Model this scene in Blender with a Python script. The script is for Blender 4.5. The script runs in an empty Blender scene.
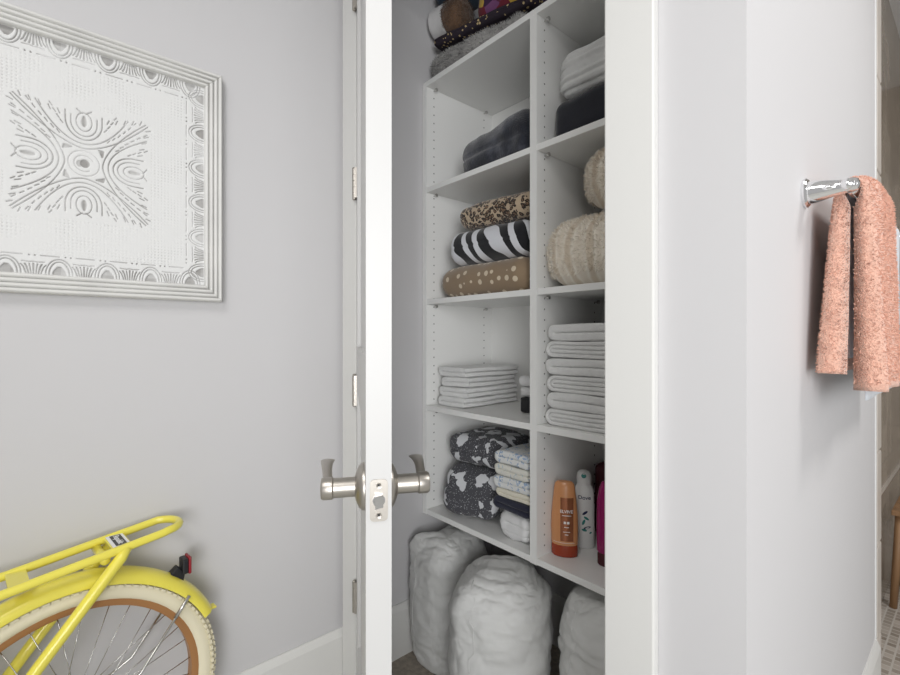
import bpy, math, random
import numpy as np
from mathutils import Vector, Matrix, noise
random.seed(7)
SC = bpy.context.scene
COL = SC.collection
PI = math.pi

# ------------------------------------------------------------------ camera
cam_d = bpy.data.cameras.new('camera'); cam = bpy.data.objects.new('camera', cam_d); COL.objects.link(cam)
cam_d.sensor_width = 36; cam_d.lens = 36 * 465 / 900; cam_d.clip_start = 0.01
cam.location = (1.329, -.756, 1.165); cam.rotation_euler = (PI / 2, 0, math.radians(49.05))
SC.camera = cam
# ------------------------------------------------------------------ world, lights, exposure
w = bpy.data.worlds.new('world'); SC.world = w; w.use_nodes = True
w.node_tree.nodes['Background'].inputs[0].default_value = (1.0, .99, .985, 1)
w.node_tree.nodes['Background'].inputs[1].default_value = 0.44
def area(name, loc, rot, size, energy, color=(1, 1, 1)):
    l = bpy.data.lights.new(name, 'AREA'); l.shape = 'RECTANGLE'; l.size, l.size_y = size; l.energy = energy; l.color = color
    o = bpy.data.objects.new(name, l); COL.objects.link(o); o.location = loc; o.rotation_euler = rot
    return o
area('ceiling_lamp_room', (1.4, -1.6, 2.72), (0, 0, 0), (.9, .9), 24, (1, .985, .96))
area('ceiling_lamp_bath', (2.3, .9, 2.72), (0, 0, 0), (.5, .5), 22, (1, .985, .96))
area('closet_fill_light', (3.35, -1.92, 1.35), (math.radians(90), 0, math.radians(53)), (1.9, 1.9), 17.5, (.98, .99, 1)).data.spread = math.radians(72)  # added fill, not a window, aimed through the doorway to brighten the closet
SC.view_settings.view_transform = 'Standard'; SC.view_settings.look = 'None'
SC.view_settings.gamma = 1; SC.view_settings.use_curve_mapping = False
SC.view_settings.exposure = 0.0

# ------------------------------------------------------------------ materials
def newmat(name, color, rough=.5, metal=0.0, sheen=0.0, coat=0.0):
    m = bpy.data.materials.new(name); m.use_nodes = True
    b = m.node_tree.nodes['Principled BSDF']
    b.inputs['Base Color'].default_value = (*color, 1)
    b.inputs['Roughness'].default_value = rough; b.inputs['Metallic'].default_value = metal
    b.inputs['Sheen Weight'].default_value = sheen
    b.inputs['Coat Weight'].default_value = coat
    return m
class NT:
    def __init__(s, m):
        s.t = m.node_tree; s.b = s.t.nodes['Principled BSDF']; s.tc = s.t.nodes.new('ShaderNodeTexCoord')
    def n(s, typ, **kw):
        x = s.t.nodes.new(typ)
        for k, v in kw.items():
            if k.startswith('i_'): x.inputs[k[2:].replace('_', ' ')].default_value = v
            else: setattr(x, k, v)
        return x
    def l(s, a, b): s.t.links.new(a, b)
    def ramp(s, fac, stops, interp='LINEAR'):
        r = s.n('ShaderNodeValToRGB'); cr = r.color_ramp; cr.interpolation = interp
        while len(cr.elements) < len(stops): cr.elements.new(.5)
        for e, (p, c) in zip(cr.elements, stops): e.position = p; e.color = (*c, 1)
        s.l(fac, r.inputs[0]); return r.outputs[0]
    def bump(s, h, strength=.3, dist=.002):
        b = s.n('ShaderNodeBump'); b.inputs['Strength'].default_value = strength; b.inputs['Distance'].default_value = dist
        s.l(h, b.inputs['Height']); s.l(b.outputs[0], s.b.inputs['Normal'])
    def mapping(s, scale=(1, 1, 1), rot=(0, 0, 0)):
        m = s.n('ShaderNodeMapping'); m.inputs['Scale'].default_value = scale; m.inputs['Rotation'].default_value = rot
        s.l(s.tc.outputs['Object'], m.inputs[0]); return m.outputs[0]
def noisy(name, color, rough=.5, scale=300, strength=.1, dist=.001, vary=0.0, sheen=0.0, metal=0.0, detail=3, aniso=(1, 1, 1)):
    m = newmat(name, color, rough, metal, sheen); t = NT(m)
    v = t.mapping(aniso)
    nz = t.n('ShaderNodeTexNoise', i_Scale=scale, i_Detail=detail); t.l(v, nz.inputs['Vector'])
    t.bump(nz.outputs['Fac'], strength, dist)
    if vary:
        n2 = t.n('ShaderNodeTexNoise', i_Scale=scale * .12, i_Detail=4.0); t.l(v, n2.inputs['Vector'])
        c0 = tuple(max(0, c * (1 - vary)) for c in color); c1 = tuple(min(1, c * (1 + vary)) for c in color)
        t.l(t.ramp(n2.outputs['Fac'], [(.3, c0), (.7, c1)]), t.b.inputs['Base Color'])
    return m
M = {}
M['wall'] = noisy('wall_paint', (.59, .582, .59), .7, 260, .05, .001)
M['ceiling'] = noisy('ceiling_paint', (.85, .85, .85), .8, 200, .03)
M['trim'] = noisy('trim_paint', (.70, .695, .675), .38, 60, .02)
M['door'] = noisy('door_paint', (.56, .556, .548), .4, 60, .02)
M['melamine'] = noisy('white_melamine', (.87, .868, .85), .35, 400, .03, .0005)
M['hole'] = newmat('pin_hole', (.16, .155, .15), .8)
M['nickel'] = noisy('satin_nickel', (.47, .44, .40), .36, 40, .02, metal=1.0, aniso=(1, 1, 30))
M['chrome'] = newmat('chrome', (.85, .85, .86), .06, 1.0)
M['steel'] = newmat('steel', (.62, .61, .6), .25, 1.0)
M['yellow'] = newmat('yellow_paint', (.86, .76, .10), .28, 0, 0, .5)
M['tire'] = noisy('cream_rubber', (.80, .74, .55), .7, 150, .1)
M['rim'] = newmat('brown_rim', (.36, .17, .06), .4)
M['black'] = newmat('black_plastic', (.015, .015, .018), .4)
M['red'] = newmat('red_lens', (.28, .01, .02), .15)
M['white_plastic'] = newmat('white_plastic', (.82, .83, .82), .25)
M['white_print'] = newmat('white_print', (.9, .9, .9), .5)
M['tan_leather'] = noisy('brown_leather', (.30, .14, .05), .5, 200, .1)
M['carpet'] = noisy('taupe_carpet', (.40, .345, .285), .95, 500, .9, .004, .25, sheen=.2)
M['wood'] = noisy('teak', (.30, .17, .085), .5, 40, .1, vary=.25, aniso=(8, 8, 1))

def tile_mat():
    m = newmat('stone_tile', (.4, .36, .31), .18); t = NT(m)
    mp = t.n('ShaderNodeMapping'); mp.inputs['Rotation'].default_value = (PI / 2, 0, PI / 2)
    sep = t.n('ShaderNodeSeparateXYZ'); t.l(t.tc.outputs['Object'], sep.inputs[0])
    add = t.n('ShaderNodeMath', operation='ADD'); t.l(sep.outputs[0], add.inputs[0]); t.l(sep.outputs[1], add.inputs[1])
    comb = t.n('ShaderNodeCombineXYZ'); t.l(add.outputs[0], comb.inputs[0]); t.l(sep.outputs[2], comb.inputs[1])
    br = t.n('ShaderNodeTexBrick'); br.offset = .5; br.inputs['Scale'].default_value = 1.0
    br.inputs['Brick Width'].default_value = .61; br.inputs['Row Height'].default_value = .305; br.inputs['Mortar Size'].default_value = .002
    br.inputs['Color1'].default_value = (.36, .31, .26, 1); br.inputs['Color2'].default_value = (.42, .375, .32, 1); br.inputs['Mortar'].default_value = (.22, .2, .17, 1)
    t.l(comb.outputs[0], br.inputs['Vector'])
    nz = t.n('ShaderNodeTexNoise', i_Scale=4.0, i_Detail=8.0, i_Distortion=1.2); t.l(t.tc.outputs['Object'], nz.inputs['Vector'])
    r = t.ramp(nz.outputs['Fac'], [(.3, (.72, .70, .68)), (.7, (1.15, 1.13, 1.1))])
    mx = t.n('ShaderNodeMixRGB', blend_type='MULTIPLY'); mx.inputs[0].default_value = 1
    t.l(br.outputs['Color'], mx.inputs[1]); t.l(r, mx.inputs[2]); t.l(mx.outputs[0], t.b.inputs['Base Color'])
    return m
M['tile'] = tile_mat()
def mosaic_mat(name, size, c1, c2, mort, ms):
    m = newmat(name, c1, .35); t = NT(m)
    br = t.n('ShaderNodeTexBrick'); br.offset = 0.0; br.inputs['Scale'].default_value = 1.0
    br.inputs['Brick Width'].default_value = size; br.inputs['Row Height'].default_value = size; br.inputs['Mortar Size'].default_value = ms
    br.inputs['Color1'].default_value = (*c1, 1); br.inputs['Color2'].default_value = (*c2, 1); br.inputs['Mortar'].default_value = (*mort, 1)
    t.l(t.tc.outputs['Object'], br.inputs['Vector']); t.l(br.outputs['Color'], t.b.inputs['Base Color'])
    return m
M['mosaic'] = mosaic_mat('mosaic_floor', .03, (.56, .51, .46), (.30, .26, .22), (.60, .57, .53), .003)
M['floor_tile'] = mosaic_mat('floor_tile', .45, (.62, .62, .59), (.60, .60, .57), (.5, .5, .48), .003)
M['pencil'] = noisy('cream_trim_tile', (.60, .55, .50), .3, 30, .02, vary=.08)

def fabric(name, color, scale=500, strength=.5, dist=.002, vary=.08, rough=.95, sheen=.25):
    return noisy(name, color, rough, scale, strength, dist, vary, sheen)
M['towel_white'] = fabric('white_terry', (.78, .78, .77), 600, .7, .003, .03)
M['sheet_cream'] = fabric('cream_cotton', (.78, .74, .62), 200, .2)
M['sheet_white'] = fabric('white_cotton', (.78, .78, .78), 60, .4, .003, .02)
M['navy'] = fabric('navy_cotton', (.012, .014, .035), 300, .2)
M['black_cloth'] = fabric('black_cloth', (.013, .014, .022), 300, .3)
M['grey_fur'] = fabric('grey_fur', (.36, .35, .34), 120, .8, .006, .35)
M['coral'] = fabric('coral_terry', (.94, .54, .41), 420, .9, .006, .10, 1, .4)
M['grey_blue'] = fabric('pale_blue_terry', (.66, .70, .75), 500, .6, .003, .04)
M['bag'] = fabric('white_bag_fabric', (.67, .67, .655), 30, .3, .004, .02, .6, .1)
M['white_band'] = fabric('white_band_cloth', (.66, .65, .65), 200, .2)

def fur_mat(name, base, light, bands):
    m = newmat(name, base, .9, 0, .3); t = NT(m)
    wv = t.n('ShaderNodeTexWave', i_Scale=bands, i_Distortion=4.5, i_Detail=3.0); wv.bands_direction = 'X'
    t.l(t.tc.outputs['Object'], wv.inputs['Vector'])
    t.l(t.ramp(wv.outputs['Fac'], [(.1, tuple(.45 * a + .55 * b for a, b in zip(base, light))), (.45, light), (.9, tuple(.2 * a + .8 * b for a, b in zip(base, light)))]), t.b.inputs['Base Color'])
    return m
M['cream_fur'] = fur_mat('cream_fur', (.52, .38, .23), (.92, .87, .78), 5.5)
def navy_plush():
    m = newmat('navy_plush', (.03, .033, .05), .9, 0, .5); t = NT(m)
    nz = t.n('ShaderNodeTexNoise', i_Scale=16.0, i_Detail=4.0); t.l(t.tc.outputs['Object'], nz.inputs['Vector'])
    t.l(t.ramp(nz.outputs['Fac'], [(.35, (.008, .009, .016)), (.52, (.02, .023, .036)), (.7, (.085, .09, .115))]), t.b.inputs['Base Color'])
    n2 = t.n('ShaderNodeTexNoise', i_Scale=260.0); t.l(t.tc.outputs['Object'], n2.inputs['Vector']); t.bump(n2.outputs['Fac'], .6, .004)
    return m
M['navy_plush'] = navy_plush()
def zebra():
    m = newmat('zebra_print', (.8, .8, .8), .9, 0, .3); t = NT(m)
    wv = t.n('ShaderNodeTexWave', i_Scale=5.6, i_Distortion=7.5, i_Detail=1.0, i_Detail_Scale=1.3); wv.bands_direction = 'X'
    t.l(t.mapping((1, 1, .5), (0, .6, .2)), wv.inputs['Vector'])
    t.l(t.ramp(wv.outputs['Fac'], [(.0, (.006, .006, .009)), (.52, (.72, .73, .77))], 'CONSTANT'), t.b.inputs['Base Color'])
    return m
M['zebra'] = zebra()
def leopard():
    m = newmat('leopard_print', (.4, .3, .2), .9, 0, .3); t = NT(m)
    nz = t.n('ShaderNodeTexNoise', i_Scale=40.0); t.l(t.tc.outputs['Object'], nz.inputs['Vector'])
    mx = t.n('ShaderNodeMixRGB'); mx.inputs[0].default_value = .02; t.l(t.tc.outputs['Object'], mx.inputs[1]); t.l(nz.outputs['Color'], mx.inputs[2])
    vo = t.n('ShaderNodeTexVoronoi', i_Scale=80.0); t.l(mx.outputs[0], vo.inputs['Vector'])
    t.l(t.ramp(vo.outputs['Distance'], [(0, (.20, .12, .07)), (.30, (.03, .02, .016)), (.56, (.50, .39, .27)), (1, (.58, .46, .33))], 'CONSTANT'), t.b.inputs['Base Color'])
    return m
M['leopard'] = leopard()
def dots():
    m = newmat('tan_spotted', (.3, .22, .14), .9, 0, .3); t = NT(m)
    vo = t.n('ShaderNodeTexVoronoi', i_Scale=30.0, i_Randomness=.5); t.l(t.tc.outputs['Object'], vo.inputs['Vector'])
    t.l(t.ramp(vo.outputs['Distance'], [(0, (.66, .56, .42)), (.27, (.28, .20, .125))], 'CONSTANT'), t.b.inputs['Base Color'])
    return m
M['dots'] = dots()
def bear_print():
    m = newmat('grey_white_print', (.06, .06, .065), .9, 0, .1); t = NT(m)
    vo = t.n('ShaderNodeTexVoronoi', i_Scale=16.0, i_Randomness=.5); vo.distance = 'MANHATTAN'
    nz = t.n('ShaderNodeTexNoise', i_Scale=22.0, i_Detail=2.0); t.l(t.tc.outputs['Object'], nz.inputs['Vector'])
    mx = t.n('ShaderNodeMixRGB'); mx.inputs[0].default_value = .07; t.l(t.mapping((1, 1, .8)), mx.inputs[1]); t.l(nz.outputs['Color'], mx.inputs[2])
    t.l(mx.outputs[0], vo.inputs['Vector'])
    big = t.ramp(vo.outputs['Distance'], [(0, (1, 1, 1)), (.56, (0, 0, 0))], 'CONSTANT')
    v2 = t.n('ShaderNodeTexVoronoi', i_Scale=150.0); t.l(t.tc.outputs['Object'], v2.inputs['Vector'])
    sm = t.ramp(v2.outputs['Distance'], [(0, (.5, .5, .5)), (.24, (0, 0, 0))], 'CONSTANT')
    ad = t.n('ShaderNodeMixRGB', blend_type='LIGHTEN'); ad.inputs[0].default_value = 1; t.l(big, ad.inputs[1]); t.l(sm, ad.inputs[2])
    t.l(t.ramp(ad.outputs[0], [(0, (.075, .075, .085)), (1, (.66, .67, .69))]), t.b.inputs['Base Color'])
    return m
M['bear'] = bear_print()
def floral(name, base, cols, scale=26.0, thr=.45):
    m = newmat(name, base, .9, 0, .1); t = NT(m)
    nz = t.n('ShaderNodeTexNoise', i_Scale=scale, i_Detail=3.0, i_Distortion=.8); t.l(t.tc.outputs['Object'], nz.inputs['Vector'])
    stops = [(0, base)] + [(thr + .07 * i, c) for i, c in enumerate(cols)]
    t.l(t.ramp(nz.outputs['Fac'], stops, 'CONSTANT'), t.b.inputs['Base Color'])
    return m
M['floral_blue'] = floral('blue_floral_cotton', (.76, .77, .76), [(.30, .42, .62), (.76, .77, .76), (.25, .42, .40)], 60.0, .57)
M['floral_pale'] = floral('pale_floral_cotton', (.78, .77, .70), [(.55, .62, .66), (.78, .77, .7)], 55.0, .6)
def quilt():
    m = newmat('patterned_quilt', (.05, .02, .05), .9, 0, .1); t = NT(m)
    nz = t.n('ShaderNodeTexNoise', i_Scale=14.0, i_Detail=2.0); t.l(t.tc.outputs['Object'], nz.inputs['Vector'])
    mx = t.n('ShaderNodeMixRGB'); mx.inputs[0].default_value = .06; t.l(t.tc.outputs['Object'], mx.inputs[1]); t.l(nz.outputs['Color'], mx.inputs[2])
    vo = t.n('ShaderNodeTexVoronoi', i_Scale=27.0); t.l(mx.outputs[0], vo.inputs['Vector'])
    sp = t.n('ShaderNodeSeparateColor'); t.l(vo.outputs['Color'], sp.inputs[0])
    t.l(t.ramp(sp.outputs[0], [(0, (.16, .015, .03)), (.22, (.04, .012, .05)), (.38, (.45, .25, .22)), (.50, (.10, .02, .05)), (.62, (.55, .36, .06)), (.72, (.17, .06, .16)), (.86, (.35, .38, .52))], 'CONSTANT'), t.b.inputs['Base Color'])
    return m
M['quilt'] = quilt()
def quilt_border():
    m = newmat('dark_dotted_border', (.03, .02, .03), .9); t = NT(m)
    vo = t.n('ShaderNodeTexVoronoi', i_Scale=58.0); t.l(t.tc.outputs['Object'], vo.inputs['Vector'])
    t.l(t.ramp(vo.outputs['Distance'], [(0, (.55, .42, .22)), (.24, (.022, .014, .024))], 'CONSTANT'), t.b.inputs['Base Color'])
    return m
M['quilt_border'] = quilt_border()
M['brown_fur'] = noisy('brown_fur', (.10, .055, .03), .9, 90, .9, .006, .6, sheen=.3)
M['teal'] = fabric('dark_teal_cloth', (.010, .025, .045), 200, .2)
M['orange_bottle'] = newmat('peach_bottle', (.66, .30, .13), .28)
M['orange_label'] = newmat('copper_label', (.36, .13, .06), .25, .5)
M['red_cap'] = newmat('russet_cap', (.33, .045, .015), .25)
M['magenta'] = newmat('magenta_bottle', (.30, .004, .11), .22)
M['maroon'] = noisy('maroon_cloth', (.07, .006, .014), .6, 100, .2)
M['green_print'] = newmat('teal_print', (.03, .22, .20), .5)
M['dark_print'] = newmat('dark_blue_print', (.02, .03, .10), .5)
M['glass_dark'] = newmat('black_label', (.01, .01, .012), .3)

# ------------------------------------------------------------------ mesh helpers
class MB:
    def __init__(s): s.v = []; s.f = []; s.m = []
    def add(s, vs, fs, mi=0):
        o = len(s.v); s.v += [tuple(map(float, p)) for p in vs]
        s.f += [tuple(i + o for i in f) for f in fs]; s.m += [mi] * len(fs); return s
    def box(s, a, b, mi=0):
        x0, y0, z0 = a; x1, y1, z1 = b
        return s.add([(x0, y0, z0), (x1, y0, z0), (x1, y1, z0), (x0, y1, z0), (x0, y0, z1), (x1, y0, z1), (x1, y1, z1), (x0, y1, z1)],
                     [(0, 3, 2, 1), (4, 5, 6, 7), (0, 1, 5, 4), (1, 2, 6, 5), (2, 3, 7, 6), (3, 0, 4, 7)], mi)
    def rings(s, rings, close=True, cap=True, mi=0):
        n = len(rings[0]); vs = [p for r in rings for p in r]; fs = []
        for i in range(len(rings) - 1):
            for j in range(n if close else n - 1):
                k = (j + 1) % n; fs.append((i * n + j, i * n + k, (i + 1) * n + k, (i + 1) * n + j))
        if cap and close:
            fs.append(tuple(reversed(range(n)))); o = (len(rings) - 1) * n; fs.append(tuple(range(o, o + n)))
        return s.add(vs, fs, mi)
    def tube(s, pts, r, n=10, closed=False, mi=0, cap=True, flat=1.0):
        pts = [Vector(p) for p in pts]; N = len(pts); rs = []
        rr = r if hasattr(r, '__len__') else [r] * N
        prev = None
        for i, p in enumerate(pts):
            if closed: t = (pts[(i + 1) % N] - pts[i - 1]).normalized()
            else: t = (pts[min(i + 1, N - 1)] - pts[max(i - 1, 0)]).normalized()
            if prev is None:
                a = Vector((0, 0, 1)) if abs(t.z) < .9 else Vector((1, 0, 0)); nn = (a - t * a.dot(t)).normalized()
            else: nn = (prev - t * prev.dot(t)).normalized()
            prev = nn; bb = t.cross(nn)
            rs.append([p + (nn * math.cos(2 * PI * k / n) * flat + bb * math.sin(2 * PI * k / n)) * rr[i] for k in range(n)])
        if closed: rs.append(rs[0]); cap = False
        return s.rings(rs, True, cap, mi)
    def lathe(s, prof, c, axis=(0, 0, 1), n=24, mi=0, sx=1.0):
        ax = Vector(axis).normalized(); a = Vector((1, 0, 0)) if abs(ax.x) < .9 else Vector((0, 1, 0))
        u = (a - ax * a.dot(ax)).normalized(); v = ax.cross(u); c = Vector(c)
        rs = [[c + ax * h + (u * math.cos(2 * PI * k / n) + v * math.sin(2 * PI * k / n) * sx) * max(r, 1e-5) for k in range(n)] for r, h in prof]
        return s.rings(rs, True, True, mi)
    def build(s, name, mats, parent=None, smooth=False, loc=None, bevel=0, angle=.7):
        me = bpy.data.meshes.new(name); me.from_pydata(s.v, [], s.f)
        mats = mats if isinstance(mats, (list, tuple)) else [mats]
        for m in mats: me.materials.append(M[m] if isinstance(m, str) else m)
        if len(mats) > 1: me.polygons.foreach_set('material_index', s.m)
        me.update()
        if smooth:
            me.polygons.foreach_set('use_smooth', [True] * len(me.polygons))
            if smooth == 'auto': me.set_sharp_from_angle(angle=angle)
        o = bpy.data.objects.new(name, me); COL.objects.link(o)
        if parent: o.parent = parent
        if loc: o.location = loc
        if bevel:
            b = o.modifiers.new('bevel', 'BEVEL'); b.width = bevel; b.segments = 2; b.limit_method = 'ANGLE'
        return o
def tag(o, label, cat, group=None, kind=None):
    o['label'] = label; o['category'] = cat
    if group: o['group'] = group
    if kind: o['kind'] = kind
    return o
def thing(name, label, cat, loc=(0, 0, 0), rz=0.0, group=None):
    o = bpy.data.objects.new(name, None); COL.objects.link(o); o.location = loc; o.rotation_euler = (0, 0, rz)
    o.empty_display_size = .05
    return tag(o, label, cat, group)
def struct(name, mb, mat, parent=None, bevel=0, **kw):
    o = mb.build(name, mat, parent, bevel=bevel, **kw)
    if not parent: o['kind'] = 'structure'
    return o
def bx(a, b): return MB().box(a, b)
def nz(x, y, z, s=1.0, seed=0.0): return noise.noise(Vector((x * s + seed * 7.3, y * s - seed * 3.1, z * s + seed * 5.7)))

def slab_pts(size, r, n=28, pinch=0.0):
    """closed rounded-box surface around the origin; returns verts (numpy), faces"""
    hx, hy, hz = size[0] / 2, size[1] / 2, size[2] / 2
    idx = {}; vs = []; fs = []
    def V(i, j, k):
        key = (i, j, k)
        if key not in idx:
            p = []
            for a in (i, j, k):
                t = 2 * a / n - 1; p.append(math.copysign(abs(t) ** .75, t))
            q = [p[0] * hx, p[1] * hy, p[2] * hz]
            c = [max(-(h - r), min(h - r, qq)) for h, qq in zip((hx, hy, hz), q)]
            d = Vector([a - b for a, b in zip(q, c)])
            if d.length > 1e-9: d = d.normalized() * r
            idx[key] = len(vs); vs.append([c[0] + d[0], c[1] + d[1], c[2] + d[2]])
        return idx[key]
    for i in range(n):
        for j in range(n):
            fs.append((V(i, j, 0), V(i, j + 1, 0), V(i + 1, j + 1, 0), V(i + 1, j, 0)))
            fs.append((V(i, j, n), V(i + 1, j, n), V(i + 1, j + 1, n), V(i, j + 1, n)))
            fs.append((V(i, 0, j), V(i + 1, 0, j), V(i + 1, 0, j + 1), V(i, 0, j + 1)))
            fs.append((V(i, n, j), V(i, n, j + 1), V(i + 1, n, j + 1), V(i + 1, n, j)))
            fs.append((V(0, i, j), V(0, i, j + 1), V(0, i + 1, j + 1), V(0, i + 1, j)))
            fs.append((V(n, i, j), V(n, i + 1, j), V(n, i + 1, j + 1), V(n, i, j + 1)))
    return vs, fs
def slab(size, r=None, n=28, amp=.006, fscale=9.0, seed=0, creases=(), crease_amp=.007, dome=0.0, shift=None):
    """soft folded bundle resting on z=0"""
    r = r or min(size) * .45
    vs, fs = slab_pts(size, r, n); out = []
    hx, hy, hz = [s / 2 for s in size]
    for x, y, z in vs:
        d = Vector((max(0, abs(x) - (hx - r)) * (1 if x > 0 else -1), max(0, abs(y) - (hy - r)) * (1 if y > 0 else -1), max(0, abs(z) - (hz - r)) * (1 if z > 0 else -1)))
        nn = d.normalized() if d.length > 1e-9 else Vector((0, 0, 1))
        a = amp * nz(x, y, z, fscale, seed) + amp * .5 * nz(x, y, z, fscale * 2.3, seed + 3)
        side = 1 - abs(nn.z)
        for cz in creases:
            zz = z + .006 * nz(x, y, 0, 6, seed + cz * 9)
            a -= crease_amp * side * math.exp(-((zz / size[2] + .5 - cz) / (.02 + .012)) ** 2)
        p = Vector((x, y, z)) + nn * a
        if dome: p.z += dome * (1 - (x / hx) ** 2) * (1 - (y / hy) ** 2) * (1 if z > 0 else 0)
        if z <= -hz + 1e-6: p.z = -hz + max(0, a) * .05
        p.z = max(p.z, -hz)
        if shift: p += Vector(shift(x / hx, y / hy, (z + hz) / size[2]))
        out.append((p.x, p.y, p.z + hz))
    return MB().add(out, fs)
def add_fur(mb, count, length, width, seed=1, mi=0, droop=.3, zmin=None, sel=None):
    """short tapered tufts grown on the faces already in the builder"""
    rnd = random.Random(seed); base = [f for f in mb.f if sel is None or sel(f)]; V = [Vector(p) for p in mb.v]
    areas = []; tot = 0
    for f in base:
        a = (V[f[2]] - V[f[0]]).cross(V[f[3]] - V[f[1]]).length if len(f) == 4 else .0; tot += a; areas.append(tot)
    import bisect
    vs = []; fs = []
    for i in range(count):
        f = base[bisect.bisect(areas, rnd.random() * tot) % len(base)]
        if len(f) != 4: continue
        a, b = rnd.random(), rnd.random()
        p = V[f[0]].lerp(V[f[1]], a).lerp(V[f[3]].lerp(V[f[2]], a), b)
        n = (V[f[2]] - V[f[0]]).cross(V[f[3]] - V[f[1]])
        if n.length < 1e-12: continue
        n.normalize()
        if n.z < -.6: continue
        j = Vector((rnd.uniform(-1, 1), rnd.uniform(-1, 1), rnd.uniform(-1, 1) - droop)) * .55
        t = (n + j).normalized(); L = length * rnd.uniform(.6, 1.2)
        sd = t.cross(Vector((rnd.uniform(-1, 1), rnd.uniform(-1, 1), rnd.uniform(-1, 1)))).normalized() * width
        e = p + t * L
        if zmin is not None and e.z < zmin: continue
        o = len(vs); vs += [p - sd, p + sd, e + sd * .2, e - sd * .2]; fs.append((o, o + 1, o + 2, o + 3))
    mb.add(vs, fs, mi); return mb
def folded(order, w, d, t, seed=0, wob=.002, ny=18, fill=.985, taper=0.0):
    """cloth folded over itself: 'order' lists the layer heights the strip runs through, starting at the right edge"""
    path = []; xl, xr = -w / 2, w / 2; side = 1; top = max(order) + 1
    for i, L in enumerate(order):
        z = (L + .5) * t
        xs = np.linspace(xr, xl, 13) if side == 1 else np.linspace(xl, xr, 13)
        path += [(x, z) for x in xs]
        if i < len(order) - 1:
            L2 = order[i + 1]; r = abs(L2 - L) * t / 2; zc = (L + L2 + 1) * t / 2; sg = 1 if L2 > L else -1
            cx = xl if side == 1 else xr; dr = -1 if side == 1 else 1
            for k in range(1, 8):
                a = -PI / 2 + PI * k / 8
                path.append((cx + dr * r * math.cos(a) * 1.15, zc + sg * r * math.sin(a)))
        side = -side
    P = [Vector((x, 0, z)) for x, z in path]; N = len(P); h = t * fill / 2
    L, R = [], []
    for i in range(N):
        tg = (P[min(i + 1, N - 1)] - P[max(i - 1, 0)]).normalized(); nn = Vector((-tg.z, 0, tg.x))
        e = h * (.6 if i in (0, N - 1) else 1)
        L.append(P[i] + nn * e); R.append(P[i] - nn * e)
    loop = L + R[::-1]; rings = []
    fys = [0, .006, .018, .04] + [.04 + .92 * k / (ny - 6) for k in range(1, ny - 6)] + [.96, .982, .994, 1]
    ny = len(fys) - 1
    for j in range(ny + 1):
        fy = fys[j]; y = (fy - .5) * d; e_ = min(j, ny - j); shr = (.55, .12, 0, -.05)[min(e_, 3)]
        rg = []
        for k, p in enumerate(loop):
            c = P[k] if k < N else P[2 * N - 1 - k]
            q = p + (c - p) * shr
            sag = wob * nz(p.x, y, p.z, 14, seed)
            sx = wob * 1.6 * nz(p.z * 2.0, y, 0.3, 9, seed + 5) + .003 * nz(y, p.z, 0, 60, seed)
            rg.append((q.x * (1 - taper * fy) + sx, y + wob * nz(p.x, p.z * 3, 2, 12, seed + 2), max(0.0, q.z + sag)))
        rings.append(rg)
    mb = MB(); n = 2 * N
    mb.rings(rings, True, False)
    for j, flip in ((0, False), (ny, True)):
        fs = []
        for i in range(N - 1):
            a, b, c, e = i, i + 1, 2 * N - 2 - i, 2 * N - 1 - i
            q = (j * n + a, j * n + e, j * n + c, j * n + b)
            fs.append(q if not flip else q[::-1])
        mb.f += fs; mb.m += [0] * len(fs)
    return mb
def text_mesh(txt, size, depth=.0003, bold=False):
    c = bpy.data.curves.new('lettering', 'FONT'); c.body = txt; c.size = size; c.extrude = depth; c.align_x = 'CENTER'; c.align_y = 'CENTER'; c.resolution_u = 3
    if bold: c.offset = size * .012
    o = bpy.data.objects.new('lettering', c); COL.objects.link(o)
    dg = bpy.context.evaluated_depsgraph_get(); me = bpy.data.meshes.new_from_object(o.evaluated_get(dg))
    vs = [tuple(v.co) for v in me.vertices]; fs = [tuple(p.vertices) for p in me.polygons]
    bpy.data.objects.remove(o); bpy.data.meshes.remove(me)
    return vs, fs

# ------------------------------------------------------------------ the setting
XL = -.112; WY = .016; OP = .879; XR = 1.10; H = 2.75; YE = 1.216
struct('floor', bx((XL, -2.6, -.12), (3.4, WY, 0)).box((XR, WY, -.12), (3.4, 1.42, 0)).box((-.1, WY, -.12), (XR, .131, 0)), 'floor_tile')
struct('floor_closet', bx((-.082, .131, -.12), (.975, .71, 0)), 'carpet')
struct('floor_shower', bx((1.03, 1.42, -.12), (3.4, 3.3, -.001)), 'mosaic')
struct('ceiling', bx((-.3, -2.6, H), (3.4, 3.3, H + .1)), 'ceiling')
struct('wall_left', bx((XL - .13, -2.6, -.12), (XL, WY, H)), 'wall')
wf = MB().box((XL - .13, WY, -.12), (-.018, .131, H)).box((-.018, WY, 2.46), (OP + .018, .131, H)).box((OP + .018, WY, 0), (XR, .131, H))
struct('wall_front', wf, 'wall')
struct('wall_right', bx((.975, .131, 0), (XR, YE, H)), 'wall')
struct('wall_closet_left', bx((-.22, .131, -.12), (-.082, .83, H)), 'wall')
struct('wall_closet_back', bx((-.082, .71, -.12), (.975, .83, H)), 'wall')
struct('wall_shower_left', bx((.94, 1.32, -.12), (1.03, 3.3, H)), 'tile')
struct('wall_shower_back', bx((1.03, 3.3, -.12), (3.4, 3.42, H)), 'tile')
# shower opening edge: pale pencil tile with a joint every 31 cm, next to a white strip
pe = MB()
for k in range(10):
    z0 = .20 + .2995 * k - .30
    pe.box((.96, YE + .012, max(0, z0 + .0015)), (XR + .004, 1.32, min(H, z0 + .298)))
struct('trim_3', pe, 'pencil', bevel=.006)
struct('trim_4', bx((1.0, YE, 0), (XR + .003, YE + .011, H)), 'white_plastic')
struct('trim_5', bx((1.03, 1.33, .492), (1.037, 3.29, .506)), 'pencil')
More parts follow.
